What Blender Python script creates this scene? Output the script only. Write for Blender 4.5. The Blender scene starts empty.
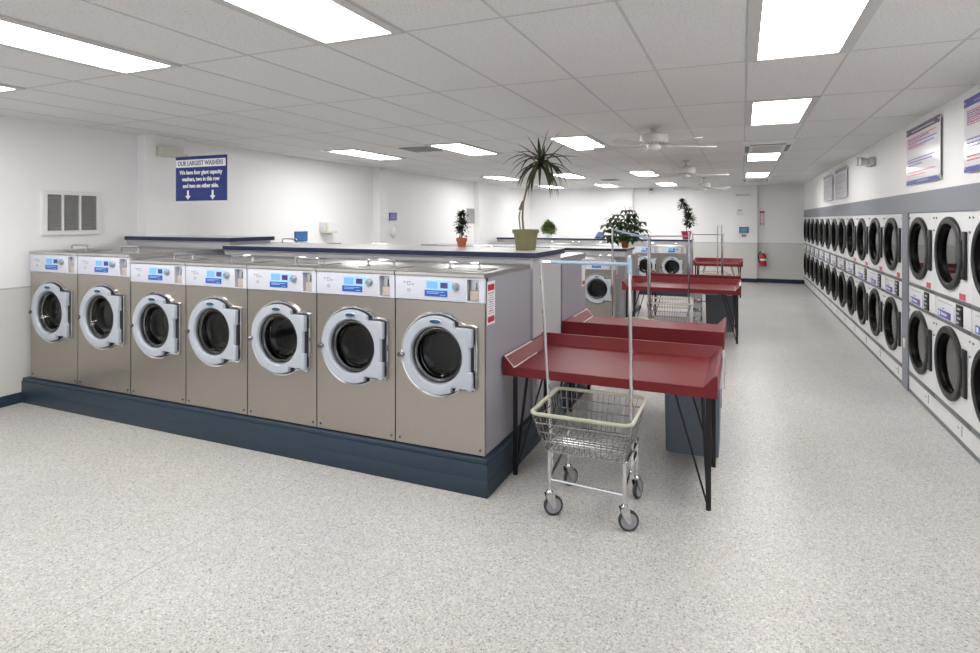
import bpy, bmesh, math, random
from mathutils import Vector, Matrix
random.seed(7)
R = math.radians
C = bpy.context.scene.collection
S = bpy.context.scene
PI = math.pi

# ------------------------------------------------------------ materials
def mat(name, col, rough=0.5, metal=0.0, spec=0.5, trans=0.0, emit=0.0, alpha=1.0, coat=0.0, ior=1.45):
    m = bpy.data.materials.new(name); m.use_nodes = True
    b = m.node_tree.nodes['Principled BSDF']
    b.inputs['Base Color'].default_value = (*col, 1)
    b.inputs['Roughness'].default_value = rough
    b.inputs['Metallic'].default_value = metal
    b.inputs['Specular IOR Level'].default_value = spec
    b.inputs['Transmission Weight'].default_value = trans
    b.inputs['IOR'].default_value = ior
    b.inputs['Alpha'].default_value = alpha
    b.inputs['Coat Weight'].default_value = coat
    if emit:
        b.inputs['Emission Color'].default_value = (*col, 1)
        b.inputs['Emission Strength'].default_value = emit
    return m

def noisy(m, scale, amount, stretch=(1, 1, 1), bump=0.0, detail=3.0):
    """small real colour variation (and bump) of the thing itself"""
    nt = m.node_tree; b = nt.nodes['Principled BSDF']
    tc = nt.nodes.new('ShaderNodeTexCoord'); mp = nt.nodes.new('ShaderNodeMapping')
    mp.inputs['Scale'].default_value = stretch
    n = nt.nodes.new('ShaderNodeTexNoise'); n.inputs['Scale'].default_value = scale; n.inputs['Detail'].default_value = detail
    nt.links.new(tc.outputs['Object'], mp.inputs['Vector']); nt.links.new(mp.outputs[0], n.inputs['Vector'])
    base = b.inputs['Base Color'].default_value[:]
    mx = nt.nodes.new('ShaderNodeMix'); mx.data_type = 'RGBA'
    mx.inputs[6].default_value = (base[0]*(1-amount), base[1]*(1-amount), base[2]*(1-amount), 1)
    mx.inputs[7].default_value = (min(1, base[0]*(1+amount)), min(1, base[1]*(1+amount)), min(1, base[2]*(1+amount)), 1)
    nt.links.new(n.outputs['Fac'], mx.inputs[0]); nt.links.new(mx.outputs[2], b.inputs['Base Color'])
    if bump:
        bp = nt.nodes.new('ShaderNodeBump'); bp.inputs['Strength'].default_value = bump; bp.inputs['Distance'].default_value = 0.002
        nt.links.new(n.outputs['Fac'], bp.inputs['Height']); nt.links.new(bp.outputs[0], b.inputs['Normal'])
    return m

M = {}
M['steel'] = noisy(mat('brushed_steel', (0.43, 0.392, 0.352), 0.30, 0.92), 6, 0.05, (60, 1, 1))
M['steel_top'] = noisy(mat('steel_top', (0.52, 0.51, 0.50), 0.30, 0.9), 6, 0.04, (1, 30, 1))
M['steel_lid'] = mat('steel_lid', (0.42, 0.42, 0.42), 0.42, 0.85)
M['latch'] = mat('latch_dark_chrome', (0.22, 0.22, 0.23), 0.25, 0.9)
M['cab'] = mat('cabinet_grey_paint', (0.33, 0.33, 0.375), 0.35)
M['console'] = mat('console_white', (0.64, 0.655, 0.73), 0.35)
M['plastic'] = mat('door_plastic', (0.46, 0.49, 0.55), 0.3)
M['chrome'] = mat('chrome', (0.62, 0.62, 0.63), 0.10, 1.0)
M['chrome_soft'] = mat('chrome_wire', (0.42, 0.42, 0.42), 0.25, 1.0)
M['dark'] = mat('dark_gap', (0.012, 0.012, 0.013), 0.5)
M['rubber'] = mat('rubber_grey', (0.045, 0.045, 0.05), 0.55)
M['drum'] = mat('drum_steel', (0.09, 0.09, 0.095), 0.35, 0.8)
M['glass'] = mat('door_glass', (0.45, 0.47, 0.48), 0.02, 0, 0.5, 1.0, ior=1.45)
M['dglass'] = mat('dryer_glass', (0.30, 0.31, 0.32), 0.03, 0, 0.5, 1.0, ior=1.45)
M['lblue'] = mat('display_light_blue', (0.22, 0.50, 0.86), 0.3)
M['pblue'] = mat('display_pale_blue', (0.42, 0.70, 0.92), 0.3)
M['dblue'] = mat('label_blue', (0.03, 0.09, 0.45), 0.35)
M['purple'] = mat('display_purple', (0.09, 0.05, 0.22), 0.2)
M['knob'] = mat('knob_grey', (0.30, 0.36, 0.40), 0.3, 0.4)
M['beige'] = mat('coin_beige', (0.50, 0.43, 0.38), 0.4)
M['emblem'] = mat('emblem_navy', (0.03, 0.09, 0.16), 0.25)
M['silver'] = mat('silver_paint', (0.62, 0.65, 0.68), 0.3, 0.5)
M['plinth'] = noisy(mat('plinth_blue_paint', (0.024, 0.044, 0.068), 0.42), 5, 0.12)
M['navy'] = mat('navy_edge', (0.012, 0.020, 0.065), 0.3)
M['laminate'] = mat('white_laminate', (0.74, 0.74, 0.75), 0.30)
M['panelw'] = mat('white_panel', (0.50, 0.495, 0.51), 0.45)
M['paper'] = mat('paper_white', (0.80, 0.80, 0.81), 0.6)
M['inkred'] = mat('ink_red', (0.42, 0.02, 0.05), 0.5)
M['pinkred'] = mat('tag_red', (0.60, 0.10, 0.14), 0.45)
M['ink'] = mat('ink_grey', (0.16, 0.16, 0.20), 0.6)
M['inkblue'] = mat('ink_blue', (0.10, 0.11, 0.38), 0.5)
M['red'] = noisy(mat('red_laminate', (0.160, 0.015, 0.019), 0.42, spec=0.32), 4, 0.08)
M['worn'] = mat('worn_edge', (0.85, 0.72, 0.70), 0.5)
M['black'] = mat('black_steel', (0.008, 0.008, 0.009), 0.4)
M['cream'] = mat('cream_vinyl', (0.46, 0.44, 0.34), 0.4)
M['bluetape'] = mat('light_blue_tape', (0.36, 0.48, 0.62), 0.4)
M['wheelgrey'] = mat('wheel_grey', (0.33, 0.34, 0.37), 0.4)
M['bin'] = mat('bin_slate', (0.15, 0.185, 0.235), 0.45)
M['bindark'] = mat('bin_dark_slate', (0.105, 0.122, 0.14), 0.45)
M['liner'] = mat('bag_clear', (0.85, 0.87, 0.88), 0.25, alpha=0.38)
M['dryerw'] = mat('dryer_white', (0.76, 0.77, 0.78), 0.35)
M['charcoal'] = mat('dryer_door_charcoal', (0.017, 0.017, 0.018), 0.36, spec=0.3)
M['hinge'] = mat('dryer_hinge', (0.022, 0.022, 0.024), 0.35, spec=0.35)
M['greytrim'] = mat('grey_trim_paint', (0.21, 0.225, 0.265), 0.4)
M['rail'] = mat('rail_grey', (0.16, 0.165, 0.175), 0.35, 0.3)
M['drumblack'] = mat('dryer_drum', (0.004, 0.004, 0.004), 0.30, spec=0.08)
M['fan'] = mat('fan_white', (0.66, 0.64, 0.60), 0.4)
M['bulb'] = mat('globe_white', (0.85, 0.84, 0.82), 0.2)
M['white'] = mat('white_plastic', (0.80, 0.80, 0.80), 0.4)
M['ivory'] = mat('ivory_plastic', (0.66, 0.63, 0.53), 0.45)
M['vent'] = mat('vent_grey', (0.20, 0.20, 0.20), 0.5)
M['ventslat'] = mat('vent_slat', (0.32, 0.315, 0.305), 0.5)
M['lampgrey'] = mat('lamp_grey', (0.58, 0.58, 0.55), 0.45)
M['acrylic'] = mat('acrylic_sheet', (0.86, 0.86, 0.90), 0.16, spec=0.6, coat=0.4)
M['acrgrey'] = mat('sign_grey_bar', (0.14, 0.13, 0.19), 0.2)
M['signblue'] = mat('sign_blue', (0.004, 0.022, 0.17), 0.35)
M['olive'] = mat('olive_pot', (0.20, 0.19, 0.095), 0.55)
M['terra'] = mat('orange_pot', (0.46, 0.13, 0.055), 0.6)
M['redpot'] = mat('red_pot', (0.36, 0.015, 0.06), 0.45)
M['soil'] = mat('soil', (0.03, 0.02, 0.013), 0.9)
M['bark'] = mat('plant_stem', (0.20, 0.16, 0.11), 0.8)
M['leafd'] = noisy(mat('leaf_dark', (0.016, 0.036, 0.012), 0.4), 9, 0.4)
M['leafm'] = noisy(mat('leaf_mid', (0.030, 0.065, 0.016), 0.4), 9, 0.4)
M['leaflong'] = noisy(mat('leaf_long', (0.045, 0.060, 0.022), 0.4), 9, 0.35)
M['leafl'] = noisy(mat('leaf_light', (0.24, 0.34, 0.12), 0.45), 12, 0.4)
M['ext'] = mat('extinguisher_red', (0.45, 0.01, 0.015), 0.25)
M['plaque'] = mat('plaque_blue', (0.05, 0.13, 0.24), 0.35)
M['blueposter'] = noisy(mat('poster_blue', (0.04, 0.16, 0.42), 0.4), 9, 0.3)
M['tbar'] = mat('ceiling_tbar', (0.58, 0.57, 0.56), 0.5)
M['lightframe'] = mat('light_frame', (0.60, 0.60, 0.59), 0.5)
M['diffuser'] = mat('light_diffuser', (1.0, 0.985, 0.97), 0.5, emit=10.5)

# floor: speckled epoxy terrazzo
def floor_mat():
    m = mat('speckled_floor', (0.58, 0.57, 0.54), 0.34, spec=0.4)
    nt = m.node_tree; b = nt.nodes['Principled BSDF']; L = nt.links.new
    tc = nt.nodes.new('ShaderNodeTexCoord')
    def vor(scale, rand=1.0):
        v = nt.nodes.new('ShaderNodeTexVoronoi'); v.inputs['Scale'].default_value = scale
        v.inputs['Randomness'].default_value = rand
        L(tc.outputs['Object'], v.inputs['Vector']); return v
    def ramp(src, stops):
        r = nt.nodes.new('ShaderNodeValToRGB'); r.color_ramp.interpolation = 'CONSTANT'
        e = r.color_ramp.elements
        e[0].position, e[0].color = stops[0]; e[1].position, e[1].color = stops[1]
        for p, c_ in stops[2:]:
            k = e.new(p); k.color = c_
        L(src, r.inputs[0]); return r
    v1 = vor(125); sep = nt.nodes.new('ShaderNodeSeparateColor'); L(v1.outputs['Color'], sep.inputs[0])
    g = lambda a, w=0.0: (a, a*(0.972-w), a*(0.945-2*w), 1)
    r1 = ramp(sep.outputs[0], [(0, g(.52)), (.24, g(.66)), (.50, g(.76)), (.70, g(.36)), (.77, g(.58, .03)), (.85, g(.92)), (.93, g(.12)), (.965, g(.42, .08))])
    v2 = vor(250); sep2 = nt.nodes.new('ShaderNodeSeparateColor'); L(v2.outputs['Color'], sep2.inputs[0])
    r2 = ramp(sep2.outputs[1], [(0, g(.62)), (.40, g(.70)), (.72, g(.46)), (.88, g(.12)), (.94, g(.84))])
    mx = nt.nodes.new('ShaderNodeMix'); mx.data_type = 'RGBA'; mx.inputs[0].default_value = 0.5
    L(r1.outputs[0], mx.inputs[6]); L(r2.outputs[0], mx.inputs[7])
    n = nt.nodes.new('ShaderNodeTexNoise'); n.inputs['Scale'].default_value = 0.9; n.inputs['Detail'].default_value = 4
    L(tc.outputs['Object'], n.inputs['Vector'])
    mr = nt.nodes.new('ShaderNodeMapRange'); mr.inputs[1].default_value = .3; mr.inputs[2].default_value = .7
    mr.inputs[3].default_value = .80; mr.inputs[4].default_value = .90
    L(n.outputs['Fac'], mr.inputs[0])
    mu = nt.nodes.new('ShaderNodeMix'); mu.data_type = 'RGBA'; mu.blend_type = 'MULTIPLY'; mu.inputs[0].default_value = 1
    L(mx.outputs[2], mu.inputs[6])
    cb = nt.nodes.new('ShaderNodeCombineColor')
    n2 = nt.nodes.new('ShaderNodeTexNoise'); n2.inputs['Scale'].default_value = 0.55; n2.inputs['Detail'].default_value = 5
    L(tc.outputs['Object'], n2.inputs['Vector'])
    mr2 = nt.nodes.new('ShaderNodeMapRange'); mr2.inputs[1].default_value = .35; mr2.inputs[2].default_value = .68
    mr2.inputs[3].default_value = 1.0; mr2.inputs[4].default_value = .955
    L(n2.outputs['Fac'], mr2.inputs[0])
    mm = nt.nodes.new('ShaderNodeMath'); mm.operation = 'MULTIPLY'; L(mr.outputs[0], mm.inputs[0]); L(mr2.outputs[0], mm.inputs[1])
    L(mr.outputs[0], cb.inputs[0]); L(mr.outputs[0], cb.inputs[1]); L(mm.outputs[0], cb.inputs[2])
    L(cb.outputs[0], mu.inputs[7]); L(mu.outputs[2], b.inputs['Base Color'])
    return m
M['floor'] = floor_mat()

# painted walls: white above, warm grey wainscot paint below 1.10 m
def wall_mat(name, split=True):
    m = mat(name, (0.89, 0.89, 0.892), 0.45)
    if split:
        nt = m.node_tree; b = nt.nodes['Principled BSDF']; L = nt.links.new
        ge = nt.nodes.new('ShaderNodeNewGeometry'); sx = nt.nodes.new('ShaderNodeSeparateXYZ')
        L(ge.outputs['Position'], sx.inputs[0])
        r = nt.nodes.new('ShaderNodeValToRGB'); r.color_ramp.interpolation = 'CONSTANT'
        mr = nt.nodes.new('ShaderNodeMapRange'); mr.inputs[1].default_value = 0; mr.inputs[2].default_value = 2
        L(sx.outputs[2], mr.inputs[0]); L(mr.outputs[0], r.inputs[0])
        e = r.color_ramp.elements
        e[0].position = 0; e[0].color = (0.67, 0.668, 0.63, 1)
        e[1].position = 0.545; e[1].color = (0.50, 0.50, 0.49, 1)
        k = e.new(0.551); k.color = (0.89, 0.89, 0.892, 1)
        L(r.outputs[0], b.inputs['Base Color'])
    return m
M['wall'] = wall_mat('wall_paint')
M['wallplain'] = wall_mat('wall_white', False)
M['wallcol'] = mat('column_white', (0.89, 0.89, 0.892), 0.45)

def ceil_mat():
    m = mat('ceiling_tile', (0.60, 0.59, 0.58), 0.8, spec=0.2)
    nt = m.node_tree; b = nt.nodes['Principled BSDF']; L = nt.links.new
    tc = nt.nodes.new('ShaderNodeTexCoord')
    n = nt.nodes.new('ShaderNodeTexNoise'); n.inputs['Scale'].default_value = 85; n.inputs['Detail'].default_value = 2
    L(tc.outputs['Object'], n.inputs['Vector'])
    r = nt.nodes.new('ShaderNodeValToRGB')
    r.color_ramp.elements[0].position = .30; r.color_ramp.elements[0].color = (0.63, 0.622, 0.615, 1)
    r.color_ramp.elements[1].position = .46; r.color_ramp.elements[1].color = (0.80, 0.79, 0.78, 1)
    L(n.outputs['Fac'], r.inputs[0]); L(r.outputs[0], b.inputs['Base Color'])
    return m
M['ceil'] = ceil_mat()

# ------------------------------------------------------------ mesh helpers
def nb(): return bmesh.new()

def bx(bm, x0, x1, y0, y1, z0, z1, bev=0.0, seg=2, skip=()):
    v = [bm.verts.new(p) for p in ((x0,y0,z0),(x1,y0,z0),(x1,y1,z0),(x0,y1,z0),(x0,y0,z1),(x1,y0,z1),(x1,y1,z1),(x0,y1,z1))]
    F = dict(bottom=(3,2,1,0), top=(4,5,6,7), front=(0,1,5,4), right=(1,2,6,5), back=(2,3,7,6), left=(3,0,4,7))
    fs = [bm.faces.new([v[i] for i in ix]) for k, ix in F.items() if k not in skip]
    if bev:
        ed = list({e for f in fs for e in f.edges})
        bmesh.ops.bevel(bm, geom=ed, offset=bev, segments=seg, affect='EDGES', profile=0.5)

def tube(bm, pts, r, seg=8, closed=False, cap=True):
    pts = [Vector(p) for p in pts]; n = len(pts)
    rs = r if isinstance(r, (list, tuple)) else [r]*n
    rings = []; up = None
    for i, p in enumerate(pts):
        if closed: t = (pts[(i+1) % n]-pts[i-1])
        else: t = pts[min(i+1, n-1)]-pts[max(i-1, 0)]
        t.normalize()
        if up is None:
            a = Vector((0,0,1)) if abs(t.z) < .9 else Vector((1,0,0))
            up = (a - t*a.dot(t)).normalized()
        else:
            up = up - t*up.dot(t)
            if up.length < 1e-5:
                a = Vector((0,0,1)) if abs(t.z) < .9 else Vector((1,0,0)); up = a - t*a.dot(t)
            up.normalize()
        s = t.cross(up)
        rings.append([bm.verts.new(p + (up*math.cos(2*PI*k/seg)+s*math.sin(2*PI*k/seg))*rs[i]) for k in range(seg)])
    m = n if closed else n-1
    for i in range(m):
        a, b = rings[i], rings[(i+1) % n]
        for k in range(seg):
            bm.faces.new((a[k], a[(k+1) % seg], b[(k+1) % seg], b[k]))
    if cap and not closed:
        bm.faces.new(rings[0][::-1]); bm.faces.new(rings[-1])

def bar(bm, a, b, r, seg=6): tube(bm, [a, b], r, seg)

def loops(bm, ls, cap0=False, cap1=False):
    vs = [[bm.verts.new(p) for p in l] for l in ls]
    for a, b in zip(vs, vs[1:]):
        n = len(a)
        for k in range(n): bm.faces.new((a[k], a[(k+1) % n], b[(k+1) % n], b[k]))
    if cap0: bm.faces.new(vs[0][::-1])
    if cap1: bm.faces.new(vs[-1])

def lathe(bm, prof, seg=20, ax='z', o=(0,0,0), cap0=True, cap1=True):
    ls = []
    for r, h in prof:
        l = []
        for k in range(seg):
            a = 2*PI*k/seg; c_, s_ = r*math.cos(a), r*math.sin(a)
            p = (c_, s_, h) if ax == 'z' else ((c_, h, s_) if ax == 'y' else (h, c_, s_))
            l.append((p[0]+o[0], p[1]+o[1], p[2]+o[2]))
        ls.append(l)
    loops(bm, ls, cap0, cap1)

def prism(bm, poly, y0, y1):
    """poly in (x,z) extruded along y"""
    loops(bm, [[(x, y0, z) for x, z in poly], [(x, y1, z) for x, z in poly]], True, True)

def prism_x(bm, poly, x0, x1):
    loops(bm, [[(x0, y, z) for y, z in poly], [(x1, y, z) for y, z in poly]], True, True)

def leaf(bm, base, direc, length, width, droop=0.3, n=5, fold=0.15, tipw=0.0, peak=0.45):
    p = Vector(base); d = Vector(direc).normalized()
    side = d.cross(Vector((0,0,1)))
    if side.length < .05: side = Vector((1,0,0))
    side.normalize(); prev = None
    for i in range(n+1):
        t = i/n
        w = width*(math.sin(PI*min(1, t**(math.log(.5)/math.log(peak))))*0.96+.04*(1-t)) + tipw*(1-t)
        up = side.cross(d).normalized()
        row = [bm.verts.new(p-side*w*.5+up*w*fold), bm.verts.new(p), bm.verts.new(p+side*w*.5+up*w*fold)]
        if prev:
            bm.faces.new((prev[0], prev[1], row[1], row[0])); bm.faces.new((prev[1], prev[2], row[2], row[1]))
        prev = row
        p = p + d*(length/n)
        d = (d + Vector((0,0,-1))*droop*(2.0/n)).normalized()

def obj(name, bm, m, parent=None, smooth=True, loc=None):
    me = bpy.data.meshes.new(name)
    bmesh.ops.recalc_face_normals(bm, faces=bm.faces[:])
    bm.to_mesh(me); bm.free()
    me.materials.append(M[m] if isinstance(m, str) else m)
    if smooth:
        for p in me.polygons: p.use_smooth = True
        me.set_sharp_from_angle(angle=R(32))
    o = bpy.data.objects.new(name, me); C.objects.link(o)
    if parent: o.parent = parent
    if loc: o.location = loc
    return o

def tag(o, label, cat, group=None):
    o['label'] = label; o['category'] = cat
    if group: o['group'] = group
    return o

def thing(name, label, cat, loc=(0,0,0), rz=0, group=None):
    o = bpy.data.objects.new(name, None); C.objects.link(o)
    o.empty_display_size = .1
    o.location = loc; o.rotation_euler = (0, 0, rz)
    return tag(o, label, cat, group)

def struct(name, bm, m, smooth=False):
    o = obj(name, bm, m, None, smooth); o['kind'] = 'structure'; return o

def kids(o): return [x for x in list(C.objects) if x.parent is o]

def dup(root, loc, rz, label, group=None):
    r = root.copy(); C.objects.link(r); r.location = loc; r.rotation_euler = (0, 0, rz)
    r['label'] = label
    if group: r['group'] = group
    for ch in list(root.children):
        c_ = ch.copy(); C.objects.link(c_); c_.parent = r
        for g in list(ch.children):
            d = g.copy(); C.objects.link(d); d.parent = c_
    return r

def box_obj(name, m, parent, *a, **k):
    b = nb(); bx(b, *a, **k); return obj(name, b, m, parent)

def text_mesh(txt, size, m, name, parent, loc, rot=(PI/2, 0, 0), width=None, align='CENTER', bold=0.0):
    cu = bpy.data.curves.new(name, 'FONT'); cu.body = txt; cu.size = size
    cu.align_x = align; cu.align_y = 'CENTER'; cu.extrude = 0.0012; cu.offset = bold; cu.resolution_u = 3
    t = bpy.data.objects.new('tmp_text', cu); C.objects.link(t)
    bpy.context.view_layer.update()
    me = bpy.data.meshes.new_from_object(t.evaluated_get(bpy.context.evaluated_depsgraph_get()))
    bpy.data.objects.remove(t); bpy.data.curves.remove(cu)
    if width:
        xs = [v.co.x for v in me.vertices]; k = width/(max(xs)-min(xs))
        for v in me.vertices: v.co.x *= k
    me.materials.clear(); me.materials.append(M[m])
    o = bpy.data.objects.new(name, me); C.objects.link(o); o.parent = parent
    o.location = loc; o.rotation_euler = rot
    return o

# ------------------------------------------------------------ the room
XL, XR, YB, YF, H = -6.352, 1.566, 18.05, -2.4, 2.73
b = nb(); bx(b, XL-.2, 2.8, YF-.2, YB+.2, -.12, 0); struct('floor', b, 'floor')
b = nb(); bx(b, XL-.2, 2.8, YF-.2, YB+.2, H, H+.12); struct('ceiling', b, 'ceil')
b = nb(); bx(b, XL-.2, XL, YF-.2, YB+.2, 0, H)
struct('wall_left', b, 'wall')
for i, y0 in enumerate((4.52, 9.17, 13.66)):
    b = nb(); bx(b, XL-.01, XL+.152, y0, y0+(.72 if i == 1 else .52), 0, H); struct('trim_%d' % (4+i), b, 'wall')
b = nb(); bx(b, XL-.2, 2.8, YB, YB+.2, 0, H)
struct('wall_back', b, 'wall')
b = nb(); bx(b, -3.70, -3.04, YB-.15, YB+.01, 0, H); struct('trim_7', b, 'wall')
b = nb(); bx(b, -.23, .385, YB-.14, YB+.01, 0, H); struct('trim_8', b, 'wall')
b = nb(); bx(b, XR, 2.6, YF, YB, 2.018, H); bx(b, XR, 2.6, YF, 4.42, 0, 2.018); bx(b, 2.6, 2.8, YF-.2, YB+.2, 0, H)
struct('wall_right', b, 'wallplain')
# unseen front wall behind the camera, street window openings added to bring in daylight
b = nb()
bx(b, XL, 2.6, YF-.2, YF, 0, .35); bx(b, XL, 2.6, YF-.2, YF, 2.45, H)
for x0, x1 in ((XL, -5.6), (-3.4, -3.1), (-.95, -.65), (1.2, 2.6)): bx(b, x0, x1, YF-.2, YF, .35, 2.45)
struct('wall_front', b, 'wallplain')
# baseboards
b = nb(); bx(b, XL, XL+.015, YF, 3.36, 0, .10); struct('baseboard_left', b, 'plinth')
b = nb(); bx(b, XL, -.23, YB-.016, YB, 0, .11); bx(b, .385, XR, YB-.016, YB, 0, .11); bx(b, -.23, .385, YB-.155, YB-.14, 0, .11)
struct('baseboard_back', b, 'navy')
b = nb(); bx(b, -2.735, -2.732, -.5, 3.34, -.01, .0005); m_ = mat('floor_joint', (.30, .29, .27), .6); struct('trim_9', b, m_)
# ceiling T-bar grid
b = nb()
x = .027-.545*12
while x < 1.6:
    if XL < x < XR: bx(b, x-.007, x+.007, YF, YB, H-.002, H+.001)
    x += .545
y = 2.61-1.32*3
while y < YB:
    if y > YF: bx(b, XL, XR, y-.007, y+.007, H-.0018, H+.001)
    y += 1.32
o = struct('trim_1', b, 'tbar')
# grey header over the dryers and grey posts
b = nb(); bx(b, XR-.012, XR+.05, 4.43, YB, 1.82, 2.018); struct('trim_2', b, 'greytrim')
b = nb(); bx(b, XR-.014, XR+.05, 7.160, 7.384, 0, 1.82); struct('trim_3', b, 'greytrim')

# ------------------------------------------------------------ ceiling lights
COL = {.2995: 'over the dryer aisle', -1.8805: 'in the line over the tables', -3.5155: 'in the middle line of the washers', -5.1505: 'in the line along the left wall'}
def ceiling_light(xc, y0, label):
    t = thing('ceiling_light', label, 'ceiling light', (xc, y0+.66, H), 0, 'recessed fluorescent ceiling lights')
    b = nb()
    for a in ((-.2725, -.212, -.655, .655), (.212, .2725, -.655, .655), (-.212, .212, -.655, -.622), (-.212, .212, .622, .655)):
        bx(b, a[0], a[1], a[2], a[3], -.012, .0)
    obj('frame', b, 'lightframe', t, False)
    box_obj('diffuser', 'diffuser', t, -.211, .211, -.621, .621, -.008, -.001)
    return t
ordn = ['nearest the camera', 'second from the camera', 'third from the camera', 'fourth from the camera', 'farthest from the camera']
for xc, ys in ((.2995, (2.61, 5.25, 9.21, 13.17)), (-1.8805, (1.29, 6.62, 11.90, 15.86)), (-3.5155, (1.29, 6.62, 11.90, 15.80)), (-5.1505, (1.29, 6.62, 11.95, 15.80))):
    for i, y0 in enumerate(ys):
        ceiling_light(xc, y0, 'bright recessed ceiling light %s, %s' % (COL[xc], ordn[i] if i < 3 else ordn[4]))

# ------------------------------------------------------------ washers
N = 72
def outline(rad, xr, zt, zb, xnotch=None, zn=(.075, -.095)):
    """circle of radius rad united with a hinge bracket on the right"""
    pts = []
    for k in range(N):
        a = 2*PI*k/N + .001
        c_, s_ = math.cos(a), math.sin(a)
        r = rad
        if c_ > 0:
            z = s_
            # ray against the bracket box x in [0,xr], z in [zb,zt]
            cand = []
            t1 = xr/c_
            if zb <= t1*s_ <= zt: cand.append(t1)
            if s_ > 1e-6:
                t2 = zt/s_
                if t2*c_ <= xr: cand.append(t2)
            if s_ < -1e-6:
                t2 = zb/s_
                if t2*c_ <= xr: cand.append(t2)
            if cand:
                rb = cand[0]
                if rb*c_ > rad*.45: r = max(rad if not xnotch else 0, rb)
                if xnotch and rb*c_ <= rad*.45: r = rad
                if xnotch: r = max(r, min(rad, rb if rb*c_ > rad*.45 else rad))
            if xnotch and zn[1] < r*s_ < zn[0]: r = xnotch/c_
        pts.append((r*c_, r*s_))
    return pts

def ring_part(name, prof, m, parent, cz, y):
    """prof: list of (points or radius, y offset)"""
    b = nb(); ls = []
    for o_, dy in prof:
        if isinstance(o_, (int, float)):
            pts = [(o_*math.cos(2*PI*k/N+.001), o_*math.sin(2*PI*k/N+.001)) for k in range(N)]
        else: pts = o_
        ls.append([(px, y+dy, cz+pz) for px, pz in pts])
    loops(b, ls)
    return obj(name, b, m, parent)

def shrink(pts, d):
    return [(x*(1-d/max(.01, math.hypot(x, z))), z*(1-d/max(.01, math.hypot(x, z)))) for x, z in pts]

def plate_with_hole(b, x0, x1, z0, z1, y, cz, rad, th, cx=0.0):
    out = []; inn = []
    for k in range(N):
        a = 2*PI*k/N+.001; c_, s_ = math.cos(a), math.sin(a)
        ts = []
        if c_ > 1e-6: ts.append((x1-cx)/c_)
        if c_ < -1e-6: ts.append((x0-cx)/c_)
        if s_ > 1e-6: ts.append((z1-cz)/s_)
        if s_ < -1e-6: ts.append((z0-cz)/s_)
        t = min(ts); out.append((cx+t*c_, cz+t*s_)); inn.append((cx+rad*c_, cz+rad*s_))
    # move the closest samples onto the corners
    for cxx, czz in ((x0, z0), (x1, z0), (x1, z1), (x0, z1)):
        k = min(range(N), key=lambda i: (out[i][0]-cxx)**2+(out[i][1]-czz)**2); out[k] = (cxx, czz)
    loops(b, [[(x, y+th, z) for x, z in out], [(x, y, z) for x, z in out], [(x, y, z) for x, z in inn], [(x, y+th, z) for x, z in inn]])

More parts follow.
